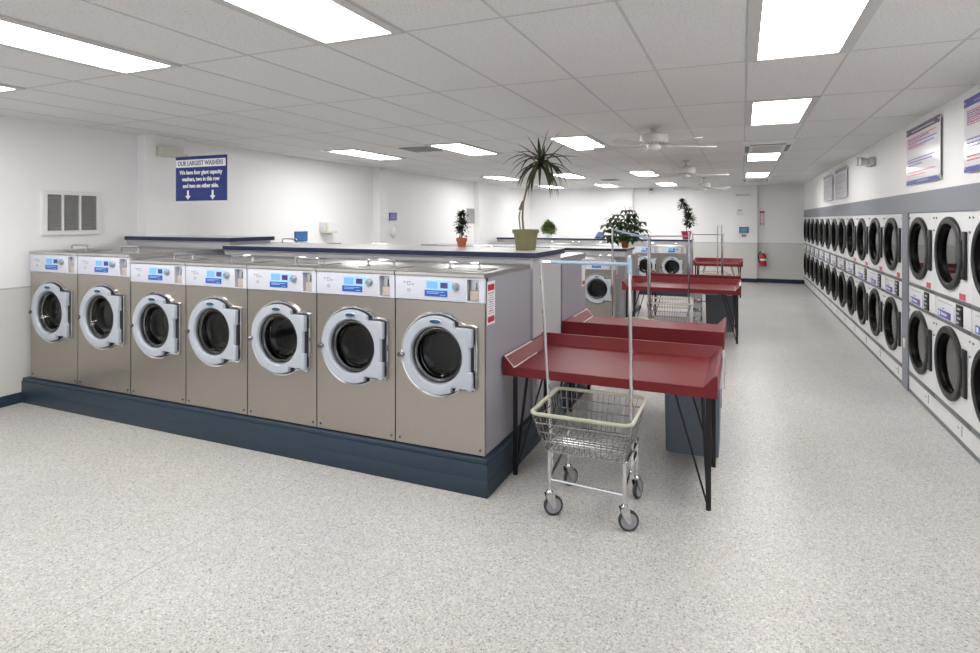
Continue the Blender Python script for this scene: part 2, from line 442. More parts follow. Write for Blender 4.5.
def make_washer(label, w, k, dep, group, notice=False, loc=(0,0,0), rz=0, coin_tag=False):
    """k: size factor on the heights; front faces -y, base centre at the origin"""
    t = thing('front_load_washer', label, 'washing machine', loc, rz, group)
    hw = w/2-.0045; yf = -dep/2; Hh = 1.172*k
    cb0, cb1 = .984*k, 1.142*k; cz = .632*k
    b = nb(); bx(b, -hw, hw, yf+.022, dep/2, 0.012, Hh-.03, skip=('front',)); obj('cabinet', b, 'cab', t)
    b = nb(); plate_with_hole(b, -hw, hw, .012, cb0-.004, yf, cz, .205*k, .022); fp = obj('front_panel', b, 'steel', t, False)
    for sx in (-1, 1):
        b = nb(); lathe(b, [(.009, 0), (.009, -.004), (.006, -.006)], 10, 'y', (sx*(hw-.03), yf, .045)); obj('screw', b, 'latch', fp)
    b = nb()
    prof = [(yf-.010, Hh-.030), (yf-.014, Hh-.022), (yf-.010, Hh-.006), (yf+.004, Hh), (dep/2, Hh), (dep/2, Hh-.03)]
    prism_x(b, prof, -hw-.001, hw+.001); tp = obj('top_panel', b, 'steel_top', t)
    # detergent lid with its bar handle
    hx0, hx1, hy = .0*k, .22*k, yf+.16
    lid = nb(); bx(lid, hx0-.05, hx1+.05, hy-.05, hy+.20*k, Hh, Hh+.008, .003); ld = obj('dispenser_lid', lid, 'steel_lid', t)
    b = nb()
    tube(b, [(hx0, hy, Hh+.005), (hx0, hy, Hh+.045), (hx0+.008, hy, Hh+.054), (hx1-.008, hy, Hh+.054), (hx1, hy, Hh+.045), (hx1, hy, Hh+.005)], .0085, 8)
    for xx in (hx0, hx1): lathe(b, [(.016, Hh+.006), (.016, Hh+.014), (.009, Hh+.018)], 10, 'z', (xx, hy, 0))
    obj('lid_handle', b, 'chrome', ld)
    # console
    con = box_obj('console', 'console', t, -hw, hw*.60, yf-.006, yf+.05, cb0, cb1, bev=.003)
    ch = cb1-cb0; X = lambda f: -hw+2*hw*f; Z = lambda f: cb1-ch*f
    box_obj('display_panel', 'pblue', con, X(.355), X(.655), yf-.0085, yf-.005, Z(.57), Z(.15))
    box_obj('keypad', 'lblue', con, X(.37), X(.49), yf-.0105, yf-.008, Z(.50), Z(.21))
    box_obj('screen', 'purple', con, X(.525), X(.605), yf-.0105, yf-.008, Z(.47), Z(.24))
    box_obj('instruction_label', 'dblue', con, X(.345), X(.60), yf-.0095, yf-.005, Z(.83), Z(.57))
    b = nb()
    for q, (f0, f1) in enumerate(((.37, .57), (.37, .50), (.52, .58))):
        zz = Z(.64+.06*q); bx(b, X(f0), X(f1), yf-.0105, yf-.0094, zz-.0016, zz+.0016)
    obj('label_lines', b, 'pblue', con, False)
    b = nb(); lathe(b, [(.026*k, 0), (.026*k, -.010), (.020*k, -.016), (.019*k, -.026), (.015*k, -.029)], 22, 'y', (X(.695), yf-.005, Z(.38))); obj('dial', b, 'knob', con)
    b = nb()
    for fx, fz, s in ((.16, .32, 1), (.16, .62, .7), (.11, .28, .35), (.205, .36, .35)):
        for q in range(2): bx(b, X(fx)-.012*s, X(fx)+.012*s, yf-.0072, yf-.0055, Z(fz)+(.011 if q else -.011)*s-.0012, Z(fz)+(.011 if q else -.011)*s+.0012)
        for q in (-1, 1): bx(b, X(fx)+q*.012*s-.001, X(fx)+q*.012*s+.001, yf-.0072, yf-.0055, Z(fz)-.011*s, Z(fz)+.011*s)
    obj('printed_icons', b, 'ink', con, False)
    # coin slide housing in the console's right end
    b = nb()
    plate = ((X(.80), X(.815), Z(1), Z(0)), (X(.945), hw, Z(1), Z(0)), (X(.815), X(.945), Z(.07), Z(0)), (X(.815), X(.945), Z(1), Z(.95)))
    for a in plate: bx(b, a[0], a[1], yf-.006, yf+.05, a[2], a[3])
    bx(b, X(.80), hw, yf+.045, yf+.055, Z(1), Z(0))
    cbx = obj('coin_housing', b, 'console', t, False)
    box_obj('coin_plate', 'silver', cbx, X(.845), X(.94), yf+.018, yf+.04, Z(.52), Z(.08), bev=.002)
    box_obj('coin_drawer', 'beige', cbx, X(.84), X(.94), yf+.006, yf+.04, Z(.93), Z(.54), bev=.002)
    b = nb(); bar(b, (X(.905), yf+.006, Z(.42)), (X(.905), yf+.018, Z(.42)), .005, 8); bx(b, X(.902), X(.908), yf+.008, yf+.02, Z(.5), Z(.2)); obj('coin_key', b, 'rail', cbx)
    # drum and door
    b = nb(); lathe(b, [(.206*k, yf+.012), (.210*k, yf+.10), (.235*k, yf+.11), (.235*k, yf+.42), (.04*k, yf+.45)], 40, 'y', (0, 0, cz), False, True)
    dr = obj('drum', b, 'drum', t)
    b = nb()
    for q in range(3):
        a = R(90+120*q+20)
        tube(b, [(.215*k*math.cos(a), yf+.13, cz+.215*k*math.sin(a)), (.215*k*math.cos(a), yf+.40, cz+.215*k*math.sin(a))], .022*k, 8)
    obj('drum_lifter', b, 'drum', dr)
    ot = outline(.2815*k, .285*k, .212*k, -.222*k); oi = outline(.257*k, .258*k, .190*k, -.200*k, .244*k)
    tr = ring_part('door_frame', [(ot, 0), (ot, -.016), (shrink(ot, .004), -.022), (shrink(ot, .016), -.018), (shrink(ot, .020), -.004), (.206*k, -.004)], 'chrome', t, cz, yf)
    dg = ring_part('door_gasket', [(shrink(oi, -.004), -.002), (shrink(oi, -.004), -.024), (shrink(oi, .004), -.026), (.206*k, -.026)], 'rubber', t, cz, yf)
    do = ring_part('door', [(oi, -.022), (oi, -.038), (shrink(oi, .007), -.047), (.222*k, -.050), (.196*k, -.047), (.188*k, -.036), (.184*k, -.008)], 'plastic', t, cz, yf)
    b = nb(); lathe(b, [(.186*k, yf-.030), (.16*k, yf-.024), (.135*k, yf+.03), (.11*k, yf+.045), (.105*k, yf+.045)], 40, 'y', (0, 0, cz), False, True)
    obj('door_glass', b, 'glass', do)
    b = nb(); tube(b, [((.176*k)*math.cos(2*PI*q/40), yf+.004, cz+(.176*k)*math.sin(2*PI*q/40)) for q in range(40)], .006, 8, True)
    tube(b, [(.186*k*math.cos(2*PI*q/40), yf+.06, cz+.186*k*math.sin(2*PI*q/40)) for q in range(40)], .005, 8, True)
    obj('gasket_ring', b, 'chrome', dr)
    b = nb(); loops(b, [[(.048*s_*k*math.cos(2*PI*q/24), yf-.0465+dy, cz+.222*k+.0165*s_*k*math.sin(2*PI*q/24)) for q in range(24)] for s_, dy in ((1, 0), (1, -.006), (.86, -.008))], False, True)
    em = obj('emblem_rim', b, 'silver', do)
    b = nb(); loops(b, [[(.041*s_*k*math.cos(2*PI*q/24), yf-.0545+dy, cz+.222*k+.0125*s_*k*math.sin(2*PI*q/24)) for q in range(24)] for s_, dy in ((1, 0), (1, -.002))], False, True)
    obj('emblem', b, 'emblem', do)
    b = nb(); tube(b, [(-.292*k, yf-.018, cz-.02*k), (-.280*k, yf-.036, cz-.018*k), (-.252*k, yf-.050, cz-.012*k), (-.232*k, yf-.054, cz-.008*k)], [.010, .016, .018, .010], 10)
    la = obj('latch_handle', b, 'latch', do)
    for zz in (.13*k, -.145*k):
        b = nb(); bx(b, .222*k, .262*k, yf-.052, yf-.02, cz+zz-.058*k, cz+zz+.058*k, .005); obj('hinge', b, 'plastic', do)
    if notice:
        b = nb(); bx(b, hw-.001, hw+.0015, yf+.035, yf+.165, Hh-.335*k, Hh-.055*k); nt_ = obj('notice_sticker', b, 'paper', t, False)
        nt_['label'] = 'white notice sticker with red bands and small print'
        b = nb()
        for z0, z1 in ((Hh-.115*k, Hh-.075*k), (Hh-.32*k, Hh-.283*k)): bx(b, hw+.001, hw+.0022, yf+.047, yf+.153, z0, z1)
        obj('notice_bands', b, 'inkred', nt_, False)
        b = nb()
        for q in range(10):
            zz = Hh-.132*k-.0145*k*q; dd = (.0, .02, .012)[q % 3]
            bx(b, hw+.001, hw+.0022, yf+.052+dd, yf+.148-dd, zz-(.0028 if q % 4 == 0 else .0015), zz+(.0028 if q % 4 == 0 else .0015))
        obj('notice_print', b, 'ink', nt_, False)
    return t

YF1 = 3.384
GW, SW = .714, .668
PZ = .236
gx = [-6.265+GW*.5, -6.265+GW*1.5]
sx = [-4.835+SW*(i+.5) for i in range(5)]
GF, GS = 'giant washers in the front row', 'standard washers in the front row'
yg, ysd = YF1+.49, YF1+.43
g0 = make_washer('giant stainless front-load washer beside the left wall, first in front row', GW, 1.04, .98, GF, loc=(gx[0], yg, PZ))
dup(g0, (gx[1], yg, PZ), 0, 'second giant stainless washer from the left wall in front row', GF)
s0 = make_washer('stainless front-load washer right next to the two giant washers, front row', SW, 1.0, .86, GS, loc=(sx[0], ysd, PZ))
names = ['fourth stainless washer from the left wall in the front row', 'middle standard washer, third from right end of the front row', 'second stainless washer from the right end of the front row']
for i in range(3): dup(s0, (sx[i+1], ysd, PZ), 0, names[i], GS)
make_washer('stainless washer at right end of front row with white notice on side', SW, 1.0, .86, GS, True, (sx[4], ysd, PZ))
# back side of the first island (facing away)
YK1 = 5.985
GB = 'washers facing away behind the front row'
for i in range(5):
    nm = ['first', 'second', 'third', 'fourth', 'fifth'][4-i]
    if i < 4: dup(s0, (sx[i], YK1-.43, PZ), PI, 'washer facing away behind the counter, %s from its aisle end' % nm, GB)
def rear_end_washer(x, y, z, w, k, dep, label, group):
    t = make_washer(label, w, k, dep, group, False, (x, y, z), PI)
    hw = w/2-.003; yf = -dep/2; Hh = 1.172*k
    b = nb(); bx(b, -hw-.0015, -hw+.001, yf+.035, yf+.165, Hh-.335*k, Hh-.055*k); n_ = obj('notice_sticker', b, 'paper', t, False)
    n_['label'] = 'white notice sticker with red bands'
    b = nb()
    for z0, z1 in ((Hh-.115*k, Hh-.075*k), (Hh-.32*k, Hh-.283*k)): bx(b, -hw-.0022, -hw-.001, yf+.047, yf+.153, z0, z1)
    obj('notice_bands', b, 'inkred', n_, False)
    return t
rear_end_washer(sx[4], YK1-.43, PZ, SW, 1.0, .86, 'aisle-end washer facing away behind the red tables, notice on its side', GB)
for i in range(2):
    dup(g0, (gx[i], YK1-.49, PZ), PI, 'giant washer facing away behind the tall counter, %s' % ('at the left wall' if i == 0 else 'away from the wall'), 'giant washers on the other side')

# islands two and three
K2 = .9; W2 = .603; D2 = .774
Y2, X2 = 9.42, -1.862
w2 = make_washer('stainless washer end of second island, beyond the folding tables', W2, K2, D2, 'second island washers', True, (X2-W2/2, Y2+D2/2, .06))
wp = make_washer('second washer from the aisle end of the middle island', W2, K2, D2, 'second island washers', False, (X2-W2*1.5, Y2+D2/2, .06))
rear_end_washer(X2-W2/2, 11.78-D2/2, .06, W2, K2, D2, 'washer facing away at the aisle end of the middle island', 'second island rear washers')
Y3, X3 = 13.98, -1.172
od = ['first', 'second', 'third', 'fourth', 'fifth', 'sixth', 'seventh', 'eighth']
for i in range(8):
    dup(wp, (X3-W2*(i+.5), Y3+D2/2, .10), 0, 'stainless washer in the farthest island, %s from its aisle end' % od[i], 'farthest island washers')

# ------------------------------------------------------------ plinths and counters
def plinth(x0, x1, y0, y1, h, label):
    b = nb(); bx(b, x0, x1, y0, y1, 0, h-.03, .004); bx(b, x0+.004, x1-.006, y0+.008, y1-.008, h-.034, h, .006)
    if h > .15: bx(b, x0, x1+.002, y0-.002, y1, .0, .105, .001)
    o = obj('washer_plinth', b, 'plinth'); tag(o, label, 'plinth'); return o
plinth(XL+.001, -1.467, 3.352, 6.03, .236, 'dark blue painted plinth under the front washer row')
plinth(XL+.2, X2+.03, Y2-.03, 11.82, .06, 'low dark blue plinth under the middle washer island')
plinth(XL+.001, X3+.03, Y3-.03, 16.3, .10, 'low dark blue plinth under the farthest washer island')
def counter(x0, x1, y0, y1, zb, zt, label, group='washer island counters', over=.03, lo=0.0):
    t = thing('island_counter', label, 'counter', ((x0+x1)/2, (y0+y1)/2, zb), 0, group)
    hx, hy, h = (x1-x0)/2, (y1-y0)/2, zt-zb
    box_obj('panel', 'panelw', t, -hx, hx, -hy, hy, 0, h-.045)
    box_obj('counter_top', 'laminate', t, -hx+.002-lo, hx+over-.004, -hy-over+.004, hy+over-.004, h-.045, h)
    b = nb(); e = .004
    xa, xb, ya, yb = -hx-lo, hx+over, -hy-over, hy+over
    bx(b, xa, xb, ya, ya+e, h-.042, h-.002); bx(b, xa, xb, yb-e, yb, h-.042, h-.002); bx(b, xb-e, xb, ya+e, yb-e, h-.042, h-.002)
    obj('edge_band', b, 'navy', t, False)
    return t
counter(-4.757, -1.495, 4.31, 5.06, PZ, 1.495, 'long white counter with navy edge behind the front washers')
counter(XL+.002, -4.79, 4.40, 4.96, PZ, 1.570, 'raised counter with navy edge behind the giant washers')
counter(-5.9, X2, 10.21, 10.98, .06, 1.25, 'white counter with navy edge on the middle island', lo=.0)
counter(XL+.17, X3+.03, 14.78, 15.5, .10, 1.275, 'white counter with navy edge on the farthest island')

# ------------------------------------------------------------ dryers
PITCH = .887
def dryer_front(t, cz, name):
    pass
def make_dryer(label, loc, rz, group, tagc=True):
    t = thing('stacked_dryer', label, 'dryer', loc, rz, group)
    hw = PITCH/2-.002; yf = -.47; cx = -.065; KX = 1.14
    def wide(bm):
        for v in bm.verts: v.co.x = cx+(v.co.x-cx)*KX
    b = nb(); bx(b, -hw, hw, yf+.02, .47, 0, 1.818, skip=('front',)); obj('cabinet', b, 'dryerw', t)
    b = nb(); bx(b, -hw, hw, yf-.004, yf+.02, 0, .035); obj('kick_plate', b, 'rail', t)
    b = nb(); bx(b, -hw, hw, yf, yf+.02, .035, .177); bx(b, .225, .228, yf-.002, yf, .06, .16); lp = obj('lower_panel', b, 'dryerw', t, False)
    b = nb(); bx(b, .12, .16, yf-.003, yf, .11, .116); obj('panel_latch', b, 'rail', lp, False)
    b = nb(); bx(b, .224, .229, yf-.003, yf, .07, .15); obj('panel_seam', b, 'rail', lp, False)
    for z0, z1 in ((.177, .218), (.888, .915), (1.09, 1.124)):
        b = nb(); bx(b, -hw-.001, hw+.001, yf-.008, yf+.02, z0, z1, .004); obj('rail', b, 'rail', t)
    for z0, z1, cz in ((.218, .888, .576), (1.124, 1.818, 1.477)):
        b = nb(); plate_with_hole(b, cx+(-hw-cx)/KX, cx+(hw-cx)/KX, z0, z1, yf, cz, .262, .02, cx); wide(b); fp = obj('front_panel', b, 'dryerw', t, False)
        b = nb()
        for xx, zz in ((hw-.04, z1-.05), (hw-.04, z1-.16), (-hw+.03, z1-.05)): lathe(b, [(.009, yf), (.009, yf-.006), (.004, yf-.008)], 8, 'y', (xx, 0, zz))
        obj('panel_screw', b, 'rail', fp)
        b = nb(); lathe(b, [(.262, yf+.01), (.262, yf+.06), (.33, yf+.07), (.33, yf+.7), (.02, yf+.72)], 36, 'y', (cx, 0, cz), False, True); wide(b); obj('drum', b, 'drumblack', t)
        b = nb(); lathe(b, [(.301, yf), (.301, yf-.016), (.292, yf-.024), (.252, yf-.026), (.245, yf-.022), (.242, yf-.012)], 48, 'y', (cx, 0, cz), False, False); wide(b)
        d = obj('door', b, 'charcoal', t)
        b = nb(); lathe(b, [(.2425, yf-.018), (.238, yf+.010), (.228, yf+.024)], 48, 'y', (cx, 0, cz), False, False); wide(b); obj('door_well', b, 'drumblack', d)
        b = nb(); lathe(b, [(.232, yf+.014), (.232, yf+.020)], 48, 'y', (cx, 0, cz)); wide(b)
        obj('door_glass', b, 'dglass', d)
        b = nb(); bx(b, cx+.322, cx+.412, yf-.020, yf-.002, cz-.185, cz+.185, .006); obj('hinge_plate', b, 'hinge', d)
        b = nb(); bx(b, cx+.345, cx+.352, yf-.024, yf-.018, cz-.12, cz+.12); obj('hinge_pin', b, 'charcoal', d, False)
    cp = box_obj('control_panel', 'dryerw', t, -hw+.006, hw-.006, yf-.004, yf+.02, .917, 1.088, bev=.002)
    b = nb(); bx(b, .12, .27, yf-.012, yf-.003, .922, 1.084, .003); cs = obj('coin_unit', b, 'charcoal', cp)
    b = nb()
    for q in range(4): bx(b, .14+.02*(q % 2), .20+.03*(q % 2), yf-.015, yf-.011, .938+.036*q, .952+.036*q)
    obj('coin_slots', b, 'silver', cp, False)
    b = nb(); bx(b, -.36, -.03, yf-.006, yf-.003, .927, .985); bl = obj('brand_label', b, 'dblue', cp, False)
    b = nb(); bx(b, -.34, -.30, yf-.0075, yf-.0055, .937, .975)
    for q in range(5): bx(b, -.27+.03*q, -.25+.03*q, yf-.0075, yf-.0055, .945, .966+(.006 if q == 0 else 0))
    obj('label_marks', b, 'paper', cp, False)
    b = nb(); bx(b, -.11, -.055, yf-.0075, yf-.0055, .943, .968); obj('label_red_mark', b, 'pinkred', cp, False)
    b = nb(); bx(b, -.36, .02, yf-.006, yf-.004, 1.055, 1.058); bx(b, .06, .063, yf-.006, yf-.004, .925, 1.05); bx(b, -.25, -.19, yf-.006, yf-.004, 1.0, 1.006)
    obj('panel_seams', b, 'ink', cp, False)
    if tagc:
        b = nb(); bx(b, .175, .30, yf-.004, yf, 1.130, 1.178); obj('price_tag', b, 'pinkred', t, False)
    return t
XD = XR+.47
DG = 'white stacked dryers along the right wall'
dyn = [7.157-PITCH*(i+.5) for i in range(3)]
d0 = make_dryer('white stacked dryer just right of the grey post with pink tag', (XD, dyn[0], 0), -PI/2, DG)
dup(d0, (XD, dyn[1], 0), -PI/2, 'second white stacked dryer to the right of the grey post', DG)
dup(d0, (XD, dyn[2], 0), -PI/2, 'white stacked dryer cut off by the right edge of the photo', DG)
od12 = ['first', 'second', 'third', 'fourth', 'fifth', 'sixth', 'seventh', 'eighth', 'ninth', 'tenth', 'eleventh', 'twelfth and last']
dn = None
for i in range(12):
    lab = 'white stacked dryer beyond the grey post, %s toward the back wall' % od12[i]
    p = (XD, 7.386+PITCH*(i+.5), 0)
    if i < 4: dup(d0, p, -PI/2, lab, DG)
    elif dn is None: dn = make_dryer(lab, p, -PI/2, DG, False)
    else: dup(dn, p, -PI/2, lab, DG)
# small switch plate on the grey post
b = nb(); bx(b, XR-.024, XR-.0145, 7.22, 7.30, .42, .52, .003); tag(obj('outlet_plate', b, 'ivory'), 'small ivory plate on the grey post between dryers', 'outlet')

# ------------------------------------------------------------ red folding tables
def make_table(label, W, loc, rz, worn=(), dep=.86, group='red folding tables'):
    t = thing('folding_table', label, 'table', loc, rz, group)
    h = W/2; zs = .760; f = .080
    b = nb()
    bx(b, -h+f, h-f, .006, dep-.05, zs-.030, zs); bx(b, -h+.01, h-.01, .02, dep-.03, zs-.06, zs-.028)
    obj('tabletop', b, 'red', t)
    b = nb(); prism(b, [(-h, .700), (h, .700), (h, .828), (h-.012, .828), (h-f, zs), (-h+f, zs), (-h+.012, .828), (-h, .828)], 0, .012); obj('front_apron', b, 'red', t, False)
    for s in (-1, 1):
        b = nb(); prism(b, [(s*(h-f), zs-.02), (s*(h-f), zs), (s*(h-.016), .830), (s*h, .830), (s*h, .700), (s*(h-.015), .700)], .011, dep-.004); fl = obj('end_rim', b, 'red', t, False)
        if s not in worn: continue
        b = nb(); bx(b, s*(h-.016)-.005, s*(h-.016)+.005, -.001, dep*.62, .8265, .8335)
        bx(b, s*(h-f)-.005, s*(h-f)+.005, -.001, dep*.55, zs-.003, zs+.0025)
        tube(b, [(s*(h-.016), -.0005, .829), (s*(h-f), -.0005, zs)], .003, 5)
        e_ = obj('worn_edge', b, 'worn', fl, False); e_['label'] = 'pale worn laminate edge'
    b = nb(); prism_x(b, [(dep-.07, zs-.01), (dep-.07, zs), (dep-.018, .840), (dep, .840), (dep, .700), (dep-.02, .700)], -h-.0015, h+.0015); obj('back_rim', b, 'red', t, False)
    for s in (-1, 1):
        for y0, sy in ((.09, 1), (dep-.10, -1)):
            b = nb(); x0 = s*(h-.055)
            bx(b, x0-.015, x0+.015, y0-.006, y0+.006, .0, .704)
            bar(b, (x0, y0, .006), (x0-s*.20, y0+sy*.01, .704), .0065, 6)
            bar(b, (x0, y0, .006), (x0-s*.045, y0+sy*.14, .704), .0105, 6)
            bx(b, x0-.23 if s > 0 else x0-.02, x0+.02 if s > 0 else x0+.23, y0-.03, y0+.05, .696, .704)
            lathe(b, [(.012, 0), (.012, .014)], 8, 'z', (x0, y0, 0))
            obj('hairpin_leg', b, 'black', t, False)
    return t
make_table('red folding table nearest the camera, front cart before it', 1.355, (-.808, 3.66, 0), 0, (-1,))
make_table('second red folding table, back to back with the nearest one', 1.355, (-.812, 5.94, 0), PI, (1,))
make_table('third red folding table, with a wire cart parked before it', 1.65, (-.835, 8.85, 0), 0, (1,))
make_table('fourth red folding table, back to back with the third', 1.50, (-.77, 11.14, 0), PI)
make_table('farthest red folding table near the back wall', 1.06, (-.51, 14.15, 0), 0)

# ------------------------------------------------------------ laundry carts
def make_cart(label, loc, rz, ltop=1.50, rtop=1.535, lean=True, barz=None, tape=True, taper=True, hook=False):
    t = thing('laundry_cart', label, 'laundry cart', loc, rz, 'wire laundry carts')
    def rect(x0, x1, y0, y1, z, rad=.04, n=4):
        pts = []
        for cx, cy, a0 in ((x1-rad, y1-rad, 0), (x0+rad, y1-rad, 90), (x0+rad, y0+rad, 180), (x1-rad, y0+rad, 270)):
            for q in range(n+1):
                a = R(a0+90*q/n); pts.append((cx+rad*math.cos(a), cy+rad*math.sin(a), z))
        return pts
    zt, zb = .648, .40
    T = (-.285, .285, -.385, .165); B = (-.245, .225, -.27, .125)
    lerp = lambda a, b_, f: a+(b_-a)*f
    def at(u, v, f):   # u,v in 0..1, f=0 bottom .. 1 top
        return (lerp(lerp(B[0], B[1], u), lerp(T[0], T[1], u), f), lerp(lerp(B[2], B[3], v), lerp(T[2], T[3], v), f), lerp(zb, zt, f))
    b = nb()
    w = .0021
    for f in (.28, .52, .76):
        q = [lerp(B[i], T[i], f) for i in range(4)]
        tube(b, rect(q[0], q[1], q[2], q[3], lerp(zb, zt, f), .035), .0034, 5, True)
    tube(b, rect(*B, zb, .03), .0045, 6, True)
    n = 16
    for i in range(n):
        u = i/(n-1)*.94+.03
        tube(b, [at(u, 0, 1), at(u, 0, 0), at(u, 1, 0), at(u, 1, 1)], w, 4)
    for i in range(11):
        v = i/10*.94+.03
        tube(b, [at(0, v, 1), at(0, v, 0), at(1, v, 0), at(1, v, 1)], w, 4)
    bk = obj('basket', b, 'chrome_soft', t)
    b = nb(); tube(b, rect(*T, zt, .05, 5), .0115, 8, True); obj('bumper_rim', b, 'cream', bk)
    # chrome under-frame
    b = nb()
    cs = [(-.222, -.215), (.218, -.215), (.218, .19), (-.222, .19)]
    zk = .385
    tube(b, rect(-.235, .230, -.225, .20, zk, .03), .009, 8, True)
    for x_, y_ in cs: tube(b, [(x_, y_, zk), (x_, y_, .135)], .0125, 10)
    bar(b, (cs[0][0], cs[0][1], .215), (cs[1][0], cs[1][1], .200), .009, 8)
    for i, j in ((0, 3), (1, 2)):
        tube(b, [(cs[i][0], cs[i][1], .22), (cs[j][0], cs[j][1], .30)], .008, 8)
    bar(b, (cs[3][0], cs[3][1], .30), (cs[2][0], cs[2][1], .30), .008, 8)
    obj('base_frame', b, 'chrome', t)
    for i, ((x_, y_), ang) in enumerate(zip(cs, (R(35), R(25), R(75), R(60)))):
        c_, s_ = math.cos(ang), math.sin(ang); off = .022
        wx, wy = x_+off*c_, y_+off*s_
        b = nb()
        lathe(b, [(.022, .128), (.022, .142), (.014, .15)], 12, 'z', (x_, y_, 0))
        for sd in (-1, 1):
            nx, ny = -s_*sd*.019, c_*sd*.019
            pl = [(-.028, .13), (.024, .13), (.036, .06), (.030, .045), (.014, .045), (-.02, .10)]
            v0 = []
            for dy in (0, .003*sd):
                v0.append([(x_+c_*px+nx-s_*dy, y_+s_*px+ny+c_*dy, pz) for px, pz in pl])
            loops(b, v0, True, True)
        ca = obj('caster', b, 'chrome', t)
        b = nb()
        def wheel(bm, prof):
            ls = []
            for r_, dpt in prof:
                ls.append([(wx+c_*r_*math.cos(2*PI*q/24)-s_*dpt, wy+s_*r_*math.cos(2*PI*q/24)+c_*dpt, .058+r_*math.sin(2*PI*q/24)) for q in range(24)])
            loops(bm, ls, True, True)
        wheel(b, [(.044, -.010), (.052, -.013), (.058, -.008), (.058, .008), (.052, .013), (.044, .010)])
        wo = obj('wheel', b, 'rubber', ca)
        b = nb(); wheel(b, [(.018, -.0155), (.032, -.0125), (.0455, -.0125), (.0455, .0125), (.032, .0125), (.018, .0155)])
        obj('wheel_hub', b, 'wheelgrey', ca)
    lx0, lx1 = (-.262, -.338) if lean else (-.275, -.275)
    rx0, rx1 = (.228, .214) if lean else (.262, .262)
    b = nb(); tube(b, [(lx0, -.03, .22), (lx1, -.03, ltop)], .011, 10); lathe(b, [(.014, ltop-.012), (.014, ltop+.008)], 10, 'z', (lx1, -.03, 0)); obj('pole', b, 'chrome', t)
    b = nb(); tube(b, [(rx0, -.03, .22), (rx1, -.03, rtop)], .011, 10); lathe(b, [(.014, rtop-.012), (.014, rtop+.008)], 10, 'z', (rx1, -.03, 0)); obj('pole', b, 'chrome', t)
    if barz:
        zl, zr = barz
        pts = [(lx1, -.03, zl), (rx1, -.03, zr)]
        if hook: pts = [(lx1, -.03, zl), (rx1-.02, -.03, zr), (rx1+.01, -.03, zr-.02), (rx1+.012, -.03, zr-.05), (rx1-.01, -.03, zr-.06)]
        b = nb(); tube(b, pts, .0085, 8); hb = obj('hanger_bar', b, 'chrome', t)
        if tape:
            f0, f1 = (.12, 1.0)
            p = [(lx1+(rx1-lx1)*f, -.03, zl+(zr-zl)*f) for f in (f0, f1)]
            b = nb(); tube(b, p, .0115, 8)
            if not hook: tube(b, [(rx1, -.03, zr-.055), (rx1, -.03, zr+.04)], .0135, 8)
            tp_ = obj('bar_tape', b, 'bluetape', hb); tp_['label'] = 'light blue tape around the bar'
    return t
make_cart('empty chrome wire laundry cart in front of nearest red table', (-.825, 3.53, 0), 0, 1.495, 1.535, True, (1.487, 1.487))
make_cart('wire laundry cart before the third red table, with hanging poles', (-.925, 8.36, 0), R(6), 1.545, 1.575, False, (1.525, 1.53), tape=False)
make_cart('cart parked between second and third red tables, slanting hanger bar', (-1.114, 6.40, 0), R(53), 1.66, 1.55, False, (1.65, 1.545), tape=True, hook=True)
make_cart('wire cart between the fourth red table and the farthest', (-.60, 11.95, 0), 0, 1.485, 1.485, False, (1.47, 1.47), tape=False)
make_cart('wire cart turned sideways just before the farthest red table', (-.40, 13.05, 0), R(-80), 1.63, 1.64, False, None)

# ------------------------------------------------------------ bins
def make_bin(label, x0, x1, y0, y1, h, m):
    t = thing('trash_bin', label, 'trash bin', ((x0+x1)/2, (y0+y1)/2, 0), 0, 'trash bins at the table ends')
    hx, hy = (x1-x0)/2, (y1-y0)/2
    b = nb()
    def rr(k, z, e=0):
        return [(sx_*(hx*k+e), sy_*(hy*k+e), z) for sx_, sy_ in ((-1, -1), (1, -1), (1, 1), (-1, 1))]
    loops(b, [rr(.93, 0), rr(1, h), rr(1, h, .014), rr(1, h+.03, .014), rr(1, h+.03, -.006), rr(.9, .05)], True, True)
    bmesh.ops.bevel(b, geom=[e for e in b.edges if abs(e.verts[0].co.z-e.verts[1].co.z) > .2], offset=.02, segments=2, affect='EDGES')
    obj('bin_body', b, m, t)
    b = nb(); n = 32
    def wob(k, z, a):
        out = []
        for q in range(n):
            f = q/n*4; s_ = int(f); u = f-s_
            cs = [(-1, -1), (1, -1), (1, 1), (-1, 1)]; p, q2 = cs[s_], cs[(s_+1) % 4]
            x_ = (p[0]+(q2[0]-p[0])*u)*(hx*k+.018); y_ = (p[1]+(q2[1]-p[1])*u)*(hy*k+.018)
            d = 1+a*random.uniform(-1, 1); out.append((x_*d, y_*d, z+a*.3*random.uniform(-1, 1)))
        return out
    loops(b, [wob(.88, h-.12, .02), wob(.94, h+.034, .01), wob(1.0, h+.040, .015), wob(1.02, h-.02, .04), wob(1.02, h-.09, .05), wob(1.03, h-.16, .06)])
    l = obj('bag_liner', b, 'liner', t); l['label'] = 'clear plastic bag liner'
    return t
make_bin('slate grey trash bin with clear liner between the nearest tables', -.545, -.145, 4.57, 4.98, .675, 'bin')
make_bin('dark grey trash bin with clear liner between third and fourth tables', -.535, -.10, 9.82, 10.16, .74, 'bindark')
t = thing('slatted_box', 'white slatted box beside the dark bin under the third table', 'box', (-.635, 9.85, 0))
b = nb()
for a in ((-.07, .05, .10, .16), (-.07, .05, .22, .30), (-.07, .05, .36, .44), (-.07, .05, .50, .60)): bx(b, a[0], a[1], -.12, .12, a[2], a[3], .004)
obj('slats', b, 'white', t)
b = nb()
for xx in (-.062, .042):
    for yy in (-.11, .10): bx(b, xx-.006, xx+.006, yy, yy+.012, 0, .60)
obj('corner_posts', b, 'rail', t)

